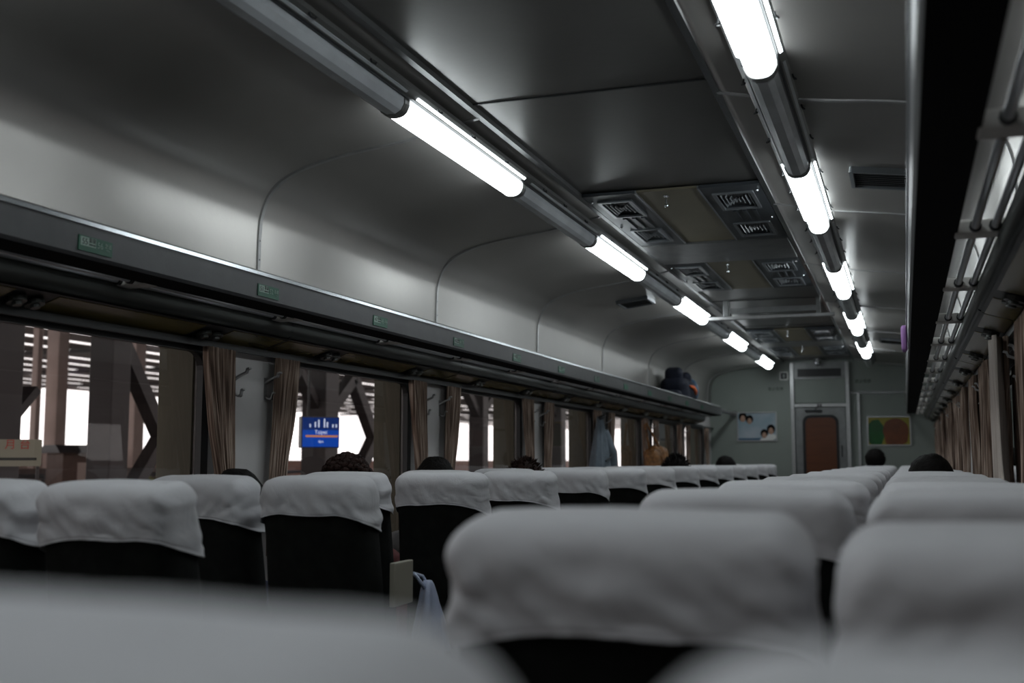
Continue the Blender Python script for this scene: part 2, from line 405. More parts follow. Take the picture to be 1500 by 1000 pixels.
# ------------------------------------------------------------------ ceiling lights
def lamp_proto(lit):
    """module 1.137 m long, origin at ceiling, local -z down"""
    L = 1.137
    t = thing('ceiling_light', 'x', 'ceiling light')
    bm = bmesh.new()
    extr(bm, [(-.074, .0), (-.074, -.014), (-.050, -.03), (.050, -.03), (.074, -.014), (.074, 0)], 0, L)
    obj('housing', bm, M['lampbody'], t)
    bm = bmesh.new()
    for s in (-1, 1):
        extr(bm, [(s * .051, -.028), (s * .051, -.038), (s * .045, -.038), (s * .045, -.028)], 0, L)
    obj('side_rail', bm, M['dark'], t)
    w, d = .056, .078
    pf = [(-w, -.030), (-w, -.058), (-w * .62, -.058 - .72 * (d - .03) + .012), (-w * .25, -d - .03 + .012), (w * .25, -d - .03 + .012), (w * .62, -.058 - .72 * (d - .03) + .012), (w, -.058), (w, -.030)]
    pf = [(-.043, -.03), (-.043, -.056), (-.032, -.076), (-.014, -.086), (.014, -.086), (.032, -.076), (.043, -.056), (.043, -.03)]
    if lit:
        pf = catmull(pf[1:-1], 4); pf = [(-.043, -.03)] + [tuple(p) for p in pf] + [(.043, -.03)]
    o = obj('diffuser', extr(bmesh.new(), pf, .035, L - .0), M['lampon'] if lit else M['lampoff'], t)
    if lit:
        for p in o.data.polygons: p.use_smooth = len(p.vertices) == 4
    bm = bmesh.new()
    for s in (-1, 1): extr(bm, [(s * .056, -.0285), (s * .064, -.024), (s * .063, -.0215), (s * .055, -.026)], .05, L - .03)
    obj('reflector_strip', bm, M['lampon'] if lit else M['lampoff'], t)
    for y in (0, L - .012):
        ob = [(x * 1.09, z * 1.06 + .003) for x, z in pf]
        obj('end_collar', extr(bmesh.new(), ob, y - .004, y + .02), M['lampbody'], t)
    for y in (.2, .5, .85):
        for s in (-1, 1):
            obj('clip', tube(bmesh.new(), [(s * .070, y - .015, -.016), (s * .073, y - .012, -.026), (s * .079, y, -.028), (s * .073, y + .016, -.022), (s * .070, y + .02, -.014)], .003, 6), M['dark'], t)
    return t
LM = 1.137
protos = {True: lamp_proto(True), False: lamp_proto(False)}; used = {True: False, False: False}
cnt = {}
for s in (-1, 1):
    base = 3.09 if s < 0 else 4.24
    for k in range(-5, 10):
        y = base + LM * k
        if y < Y0 + .05 or y + LM > Y1 - .02: continue
        lit = (k % 2 == 0)
        if s > 0 and k == 8: lit = False
        if y < -.6: lit = False
        if not used[lit]: t = protos[lit]; used[lit] = True
        else: t = copy_tree(protos[lit])
        t.location = (-.527 if s < 0 else .592, y, 2.350 if s < 0 else 2.343)
        key = (s, lit, y > -.3); cnt[key] = cnt.get(key, 0) + 1
        if y > -.3: w_ = '%s such one from the camera' % ORD[cnt[key] - 1]
        else: w_ = 'number %s behind the camera' % ['zero', 'one', 'two', 'three', 'four', 'five'][cnt[key]]
        t['label'] = '%s fluorescent ceiling light in the %s strip, %s' % ('lit white' if lit else 'unlit grey', SIDE[s], w_)
        t['group'] = '%s fluorescent lights of the %s strip' % ('lit' if lit else 'unlit', SIDE[s])

# ------------------------------------------------------------------ luggage racks
def rack(s):
    nm = SIDE[s]; ye = 12.55
    root = thing('luggage_rack', 'long grey overhead luggage rack on the %s wall' % nm, 'luggage rack')
    def X(d): return s * d
    def ex(name, prof, m, y0=Y0 + .05, y1=ye, sm=False):
        o = obj(name, extr(bmesh.new(), [(X(a), b) for a, b in prof], y0, y1), m, root)
        return o
    ex('front_plate', [(.962, 1.783), (.965, 1.708), (.972, 1.700), (.985, 1.700), (.985, 1.708), (.975, 1.72), (.972, 1.783)], M['plate'])
    ex('black_underside', [(.9725, 1.698), (1.06, 1.694), (1.06, 1.704), (.98, 1.706)], M['matblack'])
    ex('front_lip', [(.957, 1.781), (.957, 1.791), (.974, 1.791), (.974, 1.781)], M['chrome'])
    o = ex('edge_strip', [(.974, 1.790), (.986, 1.804), (.989, 1.802), (.976, 1.787)], M['alum'])
    rv = None
    for k in range(int((ye - Y0) / .2)):
        if rv is None: rv = obj('rivet', ell(bmesh.new(), (0, 0, 0), (.0035, .004, .0035), 6, 4), M['dark'], root); r_ = rv
        else: r_ = rv.copy(); COL.objects.link(r_)
        r_.location = (X(.9795), Y0 + .12 + .2 * k, 1.7965)
    for d in (1.096, 1.136):
        obj('rod', tube(bmesh.new(), [(X(d), Y0 + .06, 1.705), (X(d), ye - .05, 1.705)], .0088, 14), M['rodm'], root, True)
    ys = [2.63 + .826 * k for k in range(-7, 13)]
    br = None
    for y in ys:
        if y < Y0 + .1 or y > ye: continue
        if br is None:
            bm = bmesh.new()
            box(bm, X(1.055) if s > 0 else X(1.17), -.032, 1.69, X(1.17) if s > 0 else X(1.055), .032, 1.722, bev=.005)
            br = obj('rod_bracket', bm, M['bracket'], root); br.location.y = y
            bm = bmesh.new()
            for d in (1.096, 1.136):
                tube(bm, [(X(d), -.045, 1.705), (X(d), .045, 1.705)], .013, 10)
            g = obj('grommet', bm, M['rubber'], br)
        else:
            c = copy_tree(br, root); c.location.y = y
    # air duct under the rack
    duct = thing('air_duct', 'grey green air duct with olive panels below the %s luggage rack' % nm, 'duct')
    pf = catmull([(1.20, 1.728), (1.165, 1.722), (1.147, 1.70), (1.145, 1.665), (1.155, 1.645), (1.175, 1.64)], 4)
    pf = [(X(a), b) for a, b in pf] + [(X(1.27), 1.64), (X(1.27), 1.728)]
    o = obj('duct_cover', extr(bmesh.new(), pf, Y0 + .05, ye), M['duct'], duct)
    for p in o.data.polygons: p.use_smooth = len(p.vertices) == 4
    bm = bmesh.new()
    extr(bm, [(X(1.165), 1.642), (X(1.275), 1.606), (X(1.275), 1.602), (X(1.16), 1.637)], Y0 + .05, ye)
    obj('backing', bm, M['dark'], duct)
    y = 3.57 - 4 * RW
    while y < ye - .2:
        a, b_ = y + .01, y + .345                         # panels of one module
        segs = ((y + .012, y + .335), (y + .49, y + 1.16), (y + 1.315, y + 1.643)) if s < 0 else ((y + .012, y + .335), (y + .49, y + 1.16), (y + 1.315, y + 1.643))
        for p0, p1 in segs:
            p0, p1 = max(p0, Y0 + .06), min(p1, ye)
            if p1 - p0 < .05: continue
            obj('olive_panel', extr(bmesh.new(), [(X(1.172), 1.638), (X(1.262), 1.6085), (X(1.262), 1.6035), (X(1.17), 1.632)], p0, p1), M['olive'], duct)
        for yc in (y + .413, y + 1.238):
            if Y0 + .2 < yc < ye - .1:
                bm = bmesh.new()
                for q in (-.032, .032):
                    c = Vector((X(1.215), yc + q, 1.618)); nrm = Vector((-s * .28, 0, -1)).normalized()
                    tube(bm, [c, c + nrm * .012], .026, 14); tube(bm, [c + nrm * .01, c + nrm * .02], .013, 12)
                obj('air_nozzle', bm, M['duct'], duct)
        if Y0 < y < ye:
            obj('duct_joint_band', extr(bmesh.new(), [(a2 * 1.002 if True else a2, b2) for a2, b2 in [(X(1.142), 1.70), (X(1.142), 1.665), (X(1.152), 1.642), (X(1.165), 1.633), (X(1.275), 1.60), (X(1.275), 1.606), (X(1.17), 1.645), (X(1.15), 1.67)]], y - .006, y + .006), M['dark'], duct)
        y += RW
    # end bracket pipe to the end wall
    bm = tube(bmesh.new(), [(X(.985), ye - .1, 1.76), (X(.985), ye + .35, 1.76), (X(.985), EY - .0, 1.76)], .022, 10)
    box(bm, min(X(.96), X(1.02)), EY - .03, 1.72, max(X(.96), X(1.02)), EY, 1.80)
    obj('end_support', bm, M['steel'], root)
    # curtain rail
    rl = obj('curtain_rail', B(min(X(1.262), X(1.247)), Y0 + .05, 1.578, max(X(1.262), X(1.247)), Y1 - .02, 1.6), M['rubber'])
    tag(rl, 'black curtain rail along the top of the %s windows' % nm, 'curtain rail')
    return root
rack(-1); rack(1)

# seat number plates
nums = [(55, 56), (51, 52), (47, 48), (43, 44), (39, 40), (35, 36), (31, 32), (27, 28), (23, 24), (19, 20), (15, 16), (11, 12)]
RZ = Matrix(((0, 0, 1, 0), (1, 0, 0, 0), (0, 1, 0, 0), (0, 0, 0, 1)))
for i, (a, b_) in enumerate(nums):
    y = 2.285 + .815 * i
    t = thing('seat_number_plate', 'green seat number sticker reading %d and %d on the left rack front' % (a, b_), 'number plate', (-.9625, y, 1.735), 0, 'seat number plates on the left rack')
    obj('plate', B(-.003, -.062, -.019, .0012, .062, .019), M['green'], t)
    if i < 7:
        obj('pale_field', B(.001, -.056, -.006, .0018, .0, .016), M['pgreen'], t)
        def tx(body, sz, y_, z_, m): text('lettering', body, sz, m, t, Matrix.Translation((.0022, y_, z_)) @ RZ, .0003)
        tx(str(a), .022, -.041, .004, M['ink']); tx(str(b_), .022, .015, .002, M['pgreen'])
        tx('靠窗', .013, -.014, .009, M['ink']); tx('WINDOW', .0055, -.014, -.001, M['ink'])
        tx('走道', .013, .044, .005, M['pgreen']); tx('AISLE', .0055, .044, -.006, M['pgreen'])

# ------------------------------------------------------------------ air conditioning units in the ceiling
def ac_unit(y0, y1, label):
    t = thing('ceiling_air_vent', label, 'air vent', (0, y0, 2.385), 0, 'ceiling air vent units')
    L = y1 - y0
    for x0, x1 in ((-.39, -.15), (.13, .39)):
        cx = (x0 + x1) / 2; w = x1 - x0
        bm = bmesh.new()
        r1 = [(.10 * L, .36 * L), (.64 * L, .90 * L)]
        # plate made of strips round the two grille openings
        box(bm, x0, 0, -.014, x0 + .045, L, 0); box(bm, x1 - .045, 0, -.014, x1, L, 0)
        prev = 0
        for a, b_ in r1: box(bm, x0 + .045, prev, -.014, x1 - .045, a, 0); prev = b_
        box(bm, x0 + .045, prev, -.014, x1 - .045, L, 0)
        for q in range(3): box(bm, cx - .05 + .045 * q, .40 * L, -.020, cx - .045 + .045 * q + .012, .60 * L, -.013)
        pl = obj('vent_plate', bm, M['acplate'], t)
        for a, b_ in r1:
            g = obj('grille', B(x0 + .045, a, -.003, x1 - .045, b_, 0), M['black'], pl)
            bm = bmesh.new(); gx0, gx1 = x0 + .05, x1 - .05
            ring(bm, rrect(gx1 - gx0 + .02, b_ - a + .02, .004, 2, cx, (a + b_) / 2), rrect(gx1 - gx0 - .01, b_ - a - .01, .004, 2, cx, (a + b_) / 2), -.022, -.012, lambda p, q, z: (p, q, z))
            nf = 9
            for k in range(1, nf):
                x = gx0 + (gx1 - gx0) * k / nf; f_ = abs(k / nf - .5) * 2
                m_ = (a + b_) / 2; hh = (b_ - a) / 2 * (.12 + .85 * f_)
                for sg in (-1, 1):
                    ya, yb = (m_ + sg * hh * .0, m_ + sg * hh) if sg > 0 else (m_ - hh, m_)
                    vs = [(x, ya, -.018), (x, yb, -.018), (x + .008, yb, -.004), (x + .008, ya, -.004)]
                    v = [bm.verts.new(p) for p in vs] + [bm.verts.new((p[0] + .002, p[1], p[2])) for p in vs]
                    for q in ((0, 1, 2, 3), (7, 6, 5, 4), (0, 4, 5, 1), (1, 5, 6, 2), (2, 6, 7, 3), (3, 7, 4, 0)): bm.faces.new([v[i] for i in q])
            obj('fin_set', bm, M['fin'], pl)
        bm = bmesh.new()
        for yy in (.08 * L, .55 * L): ell(bm, (x0 + .02 if x0 < 0 else x1 - .02, yy, -.018), (.006, .006, .007), 8, 6)
        obj('fastener', bm, M['chrome'], pl)
    obj('centre_cover', B(-.146, .004, -.010, .126, L - .004, 0), M['accream'], t)
    bm = bmesh.new()
    for x in (-.148, .128): box(bm, x - .004, 0, -.016, x + .004, L, -.002)
    obj('divider', bm, M['fin'], t)
    bm = tube(bmesh.new(), [(-.03, .10, -.01), (-.03, .10, -.05)], .004, 8); ell(bm, (-.03, .10, -.055), (.008, .008, .010), 8, 6); box(bm, -.042, .085, -.015, -.018, .115, -.009)
    obj('hanging_latch', bm, M['chrome'], t)
ac_unit(4.77, 5.98, 'nearest ceiling air vent unit with dark grilles and cream panel')
ac_unit(6.62, 7.75, 'second ceiling air vent unit with dark grilles and cream panel')
ac_unit(10.3, 11.35, 'third ceiling air vent unit, beyond the hanging crossbar')
ac_unit(11.85, 12.9, 'ceiling air vent unit closest to the end door')
for y0, y1, lb in ((6.0, 6.60, 'plain grey ceiling plate between the two nearest vent units'), (11.37, 11.83, 'plain grey ceiling plate between the two farthest vent units')):
    o = obj('ceiling_plate', B(-.39, y0, 2.368, .39, y1, 2.389, bev=.004), M['steel']); tag(o, lb, 'ceiling plate')
t = thing('ceiling_crossbar', 'pale metal bar hung crosswise below the ceiling between the lamp strips', 'crossbar', (0, 8.42, 2.39))
obj('bar', B(-.43, -.02, -.145, .49, .02, -.118, bev=.004), M['alum'], t)
obj('hanger', B(-.31, -.03, -.12, -.27, .03, -.0, bev=.004), M['steel'], t); obj('hanger', B(.36, -.02, -.12, .39, .02, -.0), M['steel'], t)
obj('upper_plate', B(-.26, -.02, -.10, .36, .02, -.06), M['steel'], t)
# small side vents
for s, x, y, lb in ((-1, .80, 7.62, 'small dark slotted vent in the left cove panel'), (1, .885, 4.50, 'small dark slotted vent in right ceiling panel, nearest one'), (1, .865, 10.82, 'small dark slotted vent in right ceiling panel, far one')):
    z = ceil_z(x)
    t = thing('side_vent', lb, 'air vent', (s * x, y, z)); t.rotation_euler = (0, s * .13, 0)
    bm = bmesh.new(); ring(bm, rrect(.225, .27, .008, 2), rrect(.195, .24, .005, 2), -.024, .004, lambda p, q, z: (p, q, z)); obj('frame', bm, M['fin'], t)
    obj('backing', B(-.1, -.12, -.012, .1, .12, .0), M['black'], t)
    bm = bmesh.new()
    for k in range(7): box(bm, -.095, -.10 + .031 * k, -.02, .095, -.092 + .031 * k, -.011)
    obj('slats', bm, M['dark'], t)

# ------------------------------------------------------------------ curtains
def curtain(s, yt0, yt1, yb0, yb1, label, m, zt=1.578, zb=.86, np_=6, seed=0, xx=1.238, tie=True):
    bm = bmesh.new(); uvl = bm.loops.layers.uv.new('UVMap')
    nu, nv = np_ * 8, 26; rows = []
    rnd = random.Random(seed); ph = rnd.random() * 6
    for j in range(nv + 1):
        v = j / nv; z = zt + (zb - zt) * v; e = v ** 1.15 if not tie else min(1, v * 1.25) ** 1.3
        r = []
        for i in range(nu + 1):
            u = i / nu
            y = (yt0 + (yt1 - yt0) * u) * (1 - e) + (yb0 + (yb1 - yb0) * u) * e
            a = .012 + .006 * math.sin(3 * u + ph)
            x = xx - a * math.sin(u * np_ * 2 * PI + ph + .5 * math.sin(4 * v + 5 * u)) - .006 * noise.noise(Vector((u * 4, v * 3, seed)))
            y += .004 * noise.noise(Vector((u * 9, v * 5, seed + 3)))
            r.append(bm.verts.new((s * x, y, z)))
        rows.append(r)
    for j in range(nv):
        for i in range(nu):
            f = bm.faces.new((rows[j][i], rows[j][i + 1], rows[j + 1][i + 1], rows[j + 1][i]))
            for l, (a, b_) in zip(f.loops, ((i, j), (i + 1, j), (i + 1, j + 1), (i, j + 1))): l[uvl].uv = (a / nu * .5 + seed * .37, b_ / nv)
    y_m = (yt0 + yt1) / 2
    o = obj('curtain', bm, m, None, True)
    sd = o.modifiers.new('s', 'SOLIDIFY'); sd.thickness = .002
    tag(o, label, 'curtain')
    return o
ci = 0
for k, e in enumerate(WE):
    nx = e + (RW - WW)               # start of next window
    ci += 1
    near = e > 0
    w_ = '%s pier counted from the camera' % ORD[max(0, len([q for q in WE[:k + 1] if q > 2]) - 1)] if e > 2 else 'pier beside or behind the camera, %s' % ORD[k]
    if e < Y1 - .3:
        o = curtain(-1, e - .075, e + .105, e + .065, e + .125, 'brown striped curtain on near side of left %s' % w_, M['curtain'], seed=k, np_=6); o['group'] = 'curtains along the left windows'
    if nx < Y1 - .3:
        o = curtain(-1, nx - .10, nx + .055, nx - .13, nx - .055, 'brown striped curtain on far side of left %s' % w_, M['curtain'], seed=k + 30, np_=6); o['group'] = 'curtains along the left windows'
    if nx < Y1 - .3:
        # right side: curtains drawn further over the windows
        a = curtain(1, e - .34, e + .10, e - .26, e + .12, 'brown striped curtain on near side of right %s' % w_, M['curtain'], seed=k + 60, np_=10); a['group'] = 'curtains along the right windows'
        b_ = curtain(1, nx - .02, nx + .34, nx + .02, nx + .22, 'brown striped curtain on far side of right %s' % w_, M['curtain'], seed=k + 90, np_=9); b_['group'] = 'curtains along the right windows'
o = curtain(1, 3.66, 3.95, 3.50, 3.98, 'pale smooth curtain lining at the right edge of the view', M['palecurtain'], seed=200, np_=2, xx=1.212)

# ------------------------------------------------------------------ coat hooks
def hook_proto():
    t = thing('coat_hook', 'x', 'coat hook')
    obj('back_plate', B(-.0, -.011, -.05, .004, .011, .03, bev=.001), M['alum'], t)
    bm = bmesh.new()
    def strip(pts, w):
        rows = []
        for x, z, yy in pts:
            rows.append([bm.verts.new(p) for p in ((x, yy - w, z), (x, yy + w, z), (x + .003, yy + w, z - .006), (x + .003, yy - w, z - .006))])
        for a, c in zip(rows, rows[1:]):
            for k in range(4): bm.faces.new((a[k], a[(k + 1) % 4], c[(k + 1) % 4], c[k]))
        bm.faces.new(rows[0]); bm.faces.new(rows[-1][::-1])
    strip([(.002, .012, 0), (.010, .018, 0), (.030, .028, .0), (.052, .037, 0), (.056, .048, 0), (.066, .051, 0)], .008)
    obj('upper_arm', bm, M['alum'], t)
    bm = bmesh.new(); 
    strip([(.002, -.030, 0), (.010, -.042, 0), (.024, -.047, 0), (.031, -.042, 0), (.034, -.026, 0), (.042, -.022, 0)], .008)
    obj('lower_hook', bm, M['alum'], t)
    return t
hp = None; hn = 0
for s in (-1, 1):
    for k, e in enumerate(WE):
        if e < 2 or e + .4 > Y1 - .5: continue
        for j, dy in enumerate((.178, .385)):
            if hp is None: hp = hook_proto(); t = hp
            else: t = copy_tree(hp)
            t.location = (s * 1.287, e + dy, 1.475); t.rotation_euler = (0, 0, 0 if s < 0 else PI)
            w_ = ORD[len([q for q in WE[:k + 1] if q > 2]) - 1]
            t['label'] = '%s metal coat hook on the %s %s wall pier counted from camera' % (('near', 'far')[j], w_, SIDE[s]); t['group'] = 'coat hooks on the %s piers' % SIDE[s]

# ------------------------------------------------------------------ seats
SW = .173
def fbm(p, o=3):
    return sum(noise.noise(Vector(p) * (2 ** i)) / (1.6 ** i) for i in range(o))
def rbox(sx, sy, sz, r, n, fn=None, keep=None, cz=0):
    """rounded box shell as a grid of n=(nx,ny,nz) cells"""
    bm = bmesh.new(); vmap = {}
    def V(i, j, k):
        if (i, j, k) in vmap: return vmap[(i, j, k)]
        p = Vector((-sx + 2 * sx * i / n[0], -sy + 2 * sy * j / n[1], -sz + 2 * sz * k / n[2]))
        q = Vector((max(-sx + r, min(sx - r, p.x)), max(-sy + min(r, sy * .98), min(sy - min(r, sy * .98), p.y)), max(-sz + r, min(sz - r, p.z))))
        d = p - q
        if d.length > 1e-9:
            ry = min(r, sy * .98); p2 = q + Vector((d.x / r, d.y / ry, d.z / r)).normalized() * 1.0 * 0
            dn = Vector((d.x / r, d.y / ry, d.z / r)).normalized()
            p = q + Vector((dn.x * r, dn.y * ry, dn.z * r))
        p.z += cz
        if fn: p = fn(p)
        vmap[(i, j, k)] = bm.verts.new(p); return vmap[(i, j, k)]
    def quad(a, b_, c, d): bm.faces.new((V(*a), V(*b_), V(*c), V(*d)))
    nx, ny, nz = n
    for i in range(nx):
        for j in range(ny):
            quad((i, j, nz), (i + 1, j, nz), (i + 1, j + 1, nz), (i, j + 1, nz)); quad((i, j, 0), (i, j + 1, 0), (i + 1, j + 1, 0), (i + 1, j, 0))
        for k in range(nz):
            quad((i, 0, k), (i + 1, 0, k), (i + 1, 0, k + 1), (i, 0, k + 1)); quad((i, ny, k), (i, ny, k + 1), (i + 1, ny, k + 1), (i + 1, ny, k))
    for j in range(ny):
        for k in range(nz):
            quad((0, j, k), (0, j, k + 1), (0, j + 1, k + 1), (0, j + 1, k)); quad((nx, j, k), (nx, j + 1, k), (nx, j + 1, k + 1), (nx, j, k + 1))
    if keep:
        dele = [f for f in bm.faces if not keep(f)]
        bmesh.ops.delete(bm, geom=dele, context='FACES')
    return bm
BH, TOP = .60, .752     # backrest half..., top of backrest above its pivot (pivot z .40)
def back_shape(p):
    """backrest centred on pivot: bulge and slight taper"""
    w = 1 + .06 * max(0, (.62 - p.z)) / .4
    y = p.y + .018 * math.sin(max(0, min(1, p.z / TOP)) * PI)
    y += -.012 * (1 - (p.x / SW) ** 2) * (1 if p.y < 0 else .3) 
    z = p.z - .004 * (p.x / SW) ** 2 * (1 if p.z > .6 else 0)
    return Vector((p.x * w, y, z))
def make_back(n=(16, 4, 22)):
    return rbox(SW, .060, TOP / 2, .035, n, back_shape, None, TOP / 2)
# rbox rounds the bottom too, so build covers from a taller box and cut it instead
def make_cover(seed, hem, n):
    r = random.Random(seed); ph = r.random() * 10; skew = (r.random() - .5) * .016
    H = .26
    bm = rbox(SW, .060, TOP / 2, .035, n, None, None, TOP / 2)
    low = TOP - H
    bmesh.ops.delete(bm, geom=[f_ for f_ in bm.faces if f_.calc_center_median().z < low], context='FACES')
    zmin = min(v.co.z for v in bm.verts); Hh = TOP - zmin
    for v in bm.verts:
        dz = TOP - v.co.z; cx = min(1, abs(v.co.x) / SW)
        h = hem + .014 * max(0, (cx - .5) / .5) ** 2 + skew * v.co.x / SW + .002 * math.sin(v.co.x * 30 + ph)
        h += .045 * max(0, min(1, (v.co.y + .055) / .10))
        t = 0
        if dz > .06:
            t = (dz - .06) / (Hh - .06); v.co.z = TOP - (.06 + t * (h - .06))
        q = back_shape(v.co); dz = TOP - q.z
        amp = .0015 + .0032 * min(1, dz / .12)
        d = amp * fbm((q.x * 8 + ph, q.y * 10, q.z * 13 + ph))
        d += .006 * (abs(noise.noise(Vector((q.x * 20 + q.z * 26, q.z * 8 - q.x * 9, ph)))) * 2 - .3) * min(1, dz / .05)
        d += .007 * max(0, cx - .62) * math.sin(q.z * 110 + cx * 25 + ph) * min(1, dz / .03)
        d = max(d, -.002)
        if .86 < t < .93: d -= .0012
        out = Vector(((1 if q.x > 0 else -1) * max(0, (cx - .72) / .28), max(-1, min(1, q.y / .04)), max(0, (q.z - (TOP - .04)) / .04)))
        if out.length > 0: out.normalize()
        fl = .006 * min(1, max(0, dz - .03) / .12)
        v.co = q + out * (.005 + d + fl)
    return bm
HIY, LOY = (46, 12, 96), (26, 7, 52)
backm = None; cov_hi, cov_lo = [], []
def cover_mesh(i, hi):
    bm = make_cover(100 + i, (.092, .100, .088, .096, .104)[i % 5], HIY if hi else LOY)
    me = bpy.data.meshes.new('headrest_cover'); bmesh.ops.recalc_face_normals(bm, faces=bm.faces); bm.to_mesh(me); bm.free()
    for p in me.polygons: p.use_smooth = True
    me.materials.append(M['cloth']); return me
cov_hi = [cover_mesh(i, True) for i in range(5)]; cov_lo = [cover_mesh(i + 5, False) for i in range(4)]
def seat_proto():
    t = thing('passenger_seat', 'x', 'seat')
    o = obj('backrest', make_back(), M['seat'], t, True); o.location = (0, 0, .40)
    c = bpy.data.objects.new('headrest_cover', cov_hi[0]); COL.objects.link(c); c.parent = o; c['label'] = 'white cotton headrest cover'
    sd = c.modifiers.new('s', 'SOLIDIFY'); sd.thickness = .002
    bm = bmesh.new()
    for q in (-.10, .08):
        ell(bm, (q, -.044, .56), (.004, .003, .004), 8, 5)
    obj('back_button', bm, M['chrome'], o)
    obj('seat_cushion', rbox(SW - .015, .24, .07, .05, (10, 10, 4), None, None, 0), M['seat'], t, True).location = (0, .27, .38)
    for s in (-1, 1):
        bm = B(s * .180 - .012, .06, .585, s * .180 + .012, .46, .615, bev=.008)
        a = obj('armrest', bm, M['armpad'], t)
        obj('armrest_trim', B(s * .180 - .013, .05, .575, s * .180 + .013, .462, .585), M['chrome'], a)
        obj('armrest_post', B(s * .180 - .009, .10, .30, s * .180 + .009, .16, .576), M['seatmetal'], a)
    bm = B(-.165, .06, .22, .165, .46, .30, bev=.01); box(bm, -.10, .16, 0.0, .10, .36, .22, bev=.01)
    obj('base', bm, M['seatmetal'], t)
    obj('footrest', tube(bmesh.new(), [(-.17, .12, .26), (-.17, -.06, .14), (.17, -.06, .14), (.17, .12, .26)], .011, 8), M['seatmetal'], t)
    return t
sp = None; si = 0
rowsL = [1.805 + .825 * k for k in range(-1, 14)]; rowsR = [.20 + .825 * k for k in range(0, 16)]
recl = {}
rr = random.Random(5)
REC = {(1, 0, 0): 6.5, (1, 0, 1): 7, (1, 1, 0): 7, (1, 1, 1): 11, (-1, 1, 0): 6.5, (-1, 1, 1): 6}
for s, rows in ((-1, rowsL), (1, rowsR)):
    for k, y in enumerate(rows):
        if y > Y1 - 1.0: continue
        for c, xc in (((0, .548), (1, .906)) if s < 0 else ((0, .676), (1, 1.052))):           # 0 aisle, 1 window
            if sp is None: sp = seat_proto(); t = sp
            else: t = copy_tree(sp)
            ang = REC.get((s, k, c), rr.uniform(5, 7.5))
            bk = [q for q in t.children if q.name.startswith('backrest')][0]
            cv = [q for q in bk.children if q.name.startswith('headrest')][0]
            bk.rotation_euler = (math.radians(ang), 0, 0)
            near = (s < 0 and k < 6) or (s > 0 and k < 6)
            cv.data = cov_hi[(si * 3 + c) % 5] if near else cov_lo[si % 4]
            if si % 2: cv.scale = (-1, 1, 1)
            bk.scale = (.875, 1, 1.012) if s < 0 else (.99, 1, 1.014 if k == 0 else 1)
            if c == 1:
                am = [q for q in t.children if q.name.startswith('armrest')][1 if s > 0 else 0]
                for q in list(am.children): bpy.data.objects.remove(q)
                bpy.data.objects.remove(am)
            t.location = (s * xc, y + .072 + (-.045 if (s, k) == (1, 0) else 0) + TOP * math.sin(math.radians(6.2)), 0)
            si += 1
            t['label'] = 'dark velour seat with white headrest cover, %s block, %s side, %s row from the camera' % (SIDE[s], ('aisle', 'window')[c], ORD[k])
            t['group'] = 'passenger seats of the %s block' % SIDE[s]

# ------------------------------------------------------------------ people
def capsule(bm, a, b_, r0, r1, seg=12):
    a, b_ = Vector(a), Vector(b_)
    tube(bm, [a + (b_ - a) * t for t in (0, .33, .66, 1)], [r0 + (r1 - r0) * t for t in (0, .33, .66, 1)], seg)
    ell(bm, a, (r0, r0, r0), seg, 8); ell(bm, b_, (r1, r1, r1), seg, 8)
def voxel(name, bm, m, size, parent, sm=2):
    me = bpy.data.meshes.new('tmp'); bmesh.ops.recalc_face_normals(bm, faces=bm.faces); bm.to_mesh(me); bm.free()
    t = bpy.data.objects.new('tmp', me); COL.objects.link(t)
    r = t.modifiers.new('r', 'REMESH'); r.mode = 'VOXEL'; r.voxel_size = size
    s_ = t.modifiers.new('s', 'SMOOTH'); s_.iterations = sm; s_.factor = .6
    dg = bpy.context.evaluated_depsgraph_get(); me2 = bpy.data.meshes.new_from_object(t.evaluated_get(dg))
    bpy.data.objects.remove(t); me2.materials.clear(); me2.materials.append(m)
    for p in me2.polygons: p.use_smooth = True
    me2.name = name; o = bpy.data.objects.new(name, me2); COL.objects.link(o); o.parent = parent
    return o
HZ = 1.10      # head centre height for a seated person
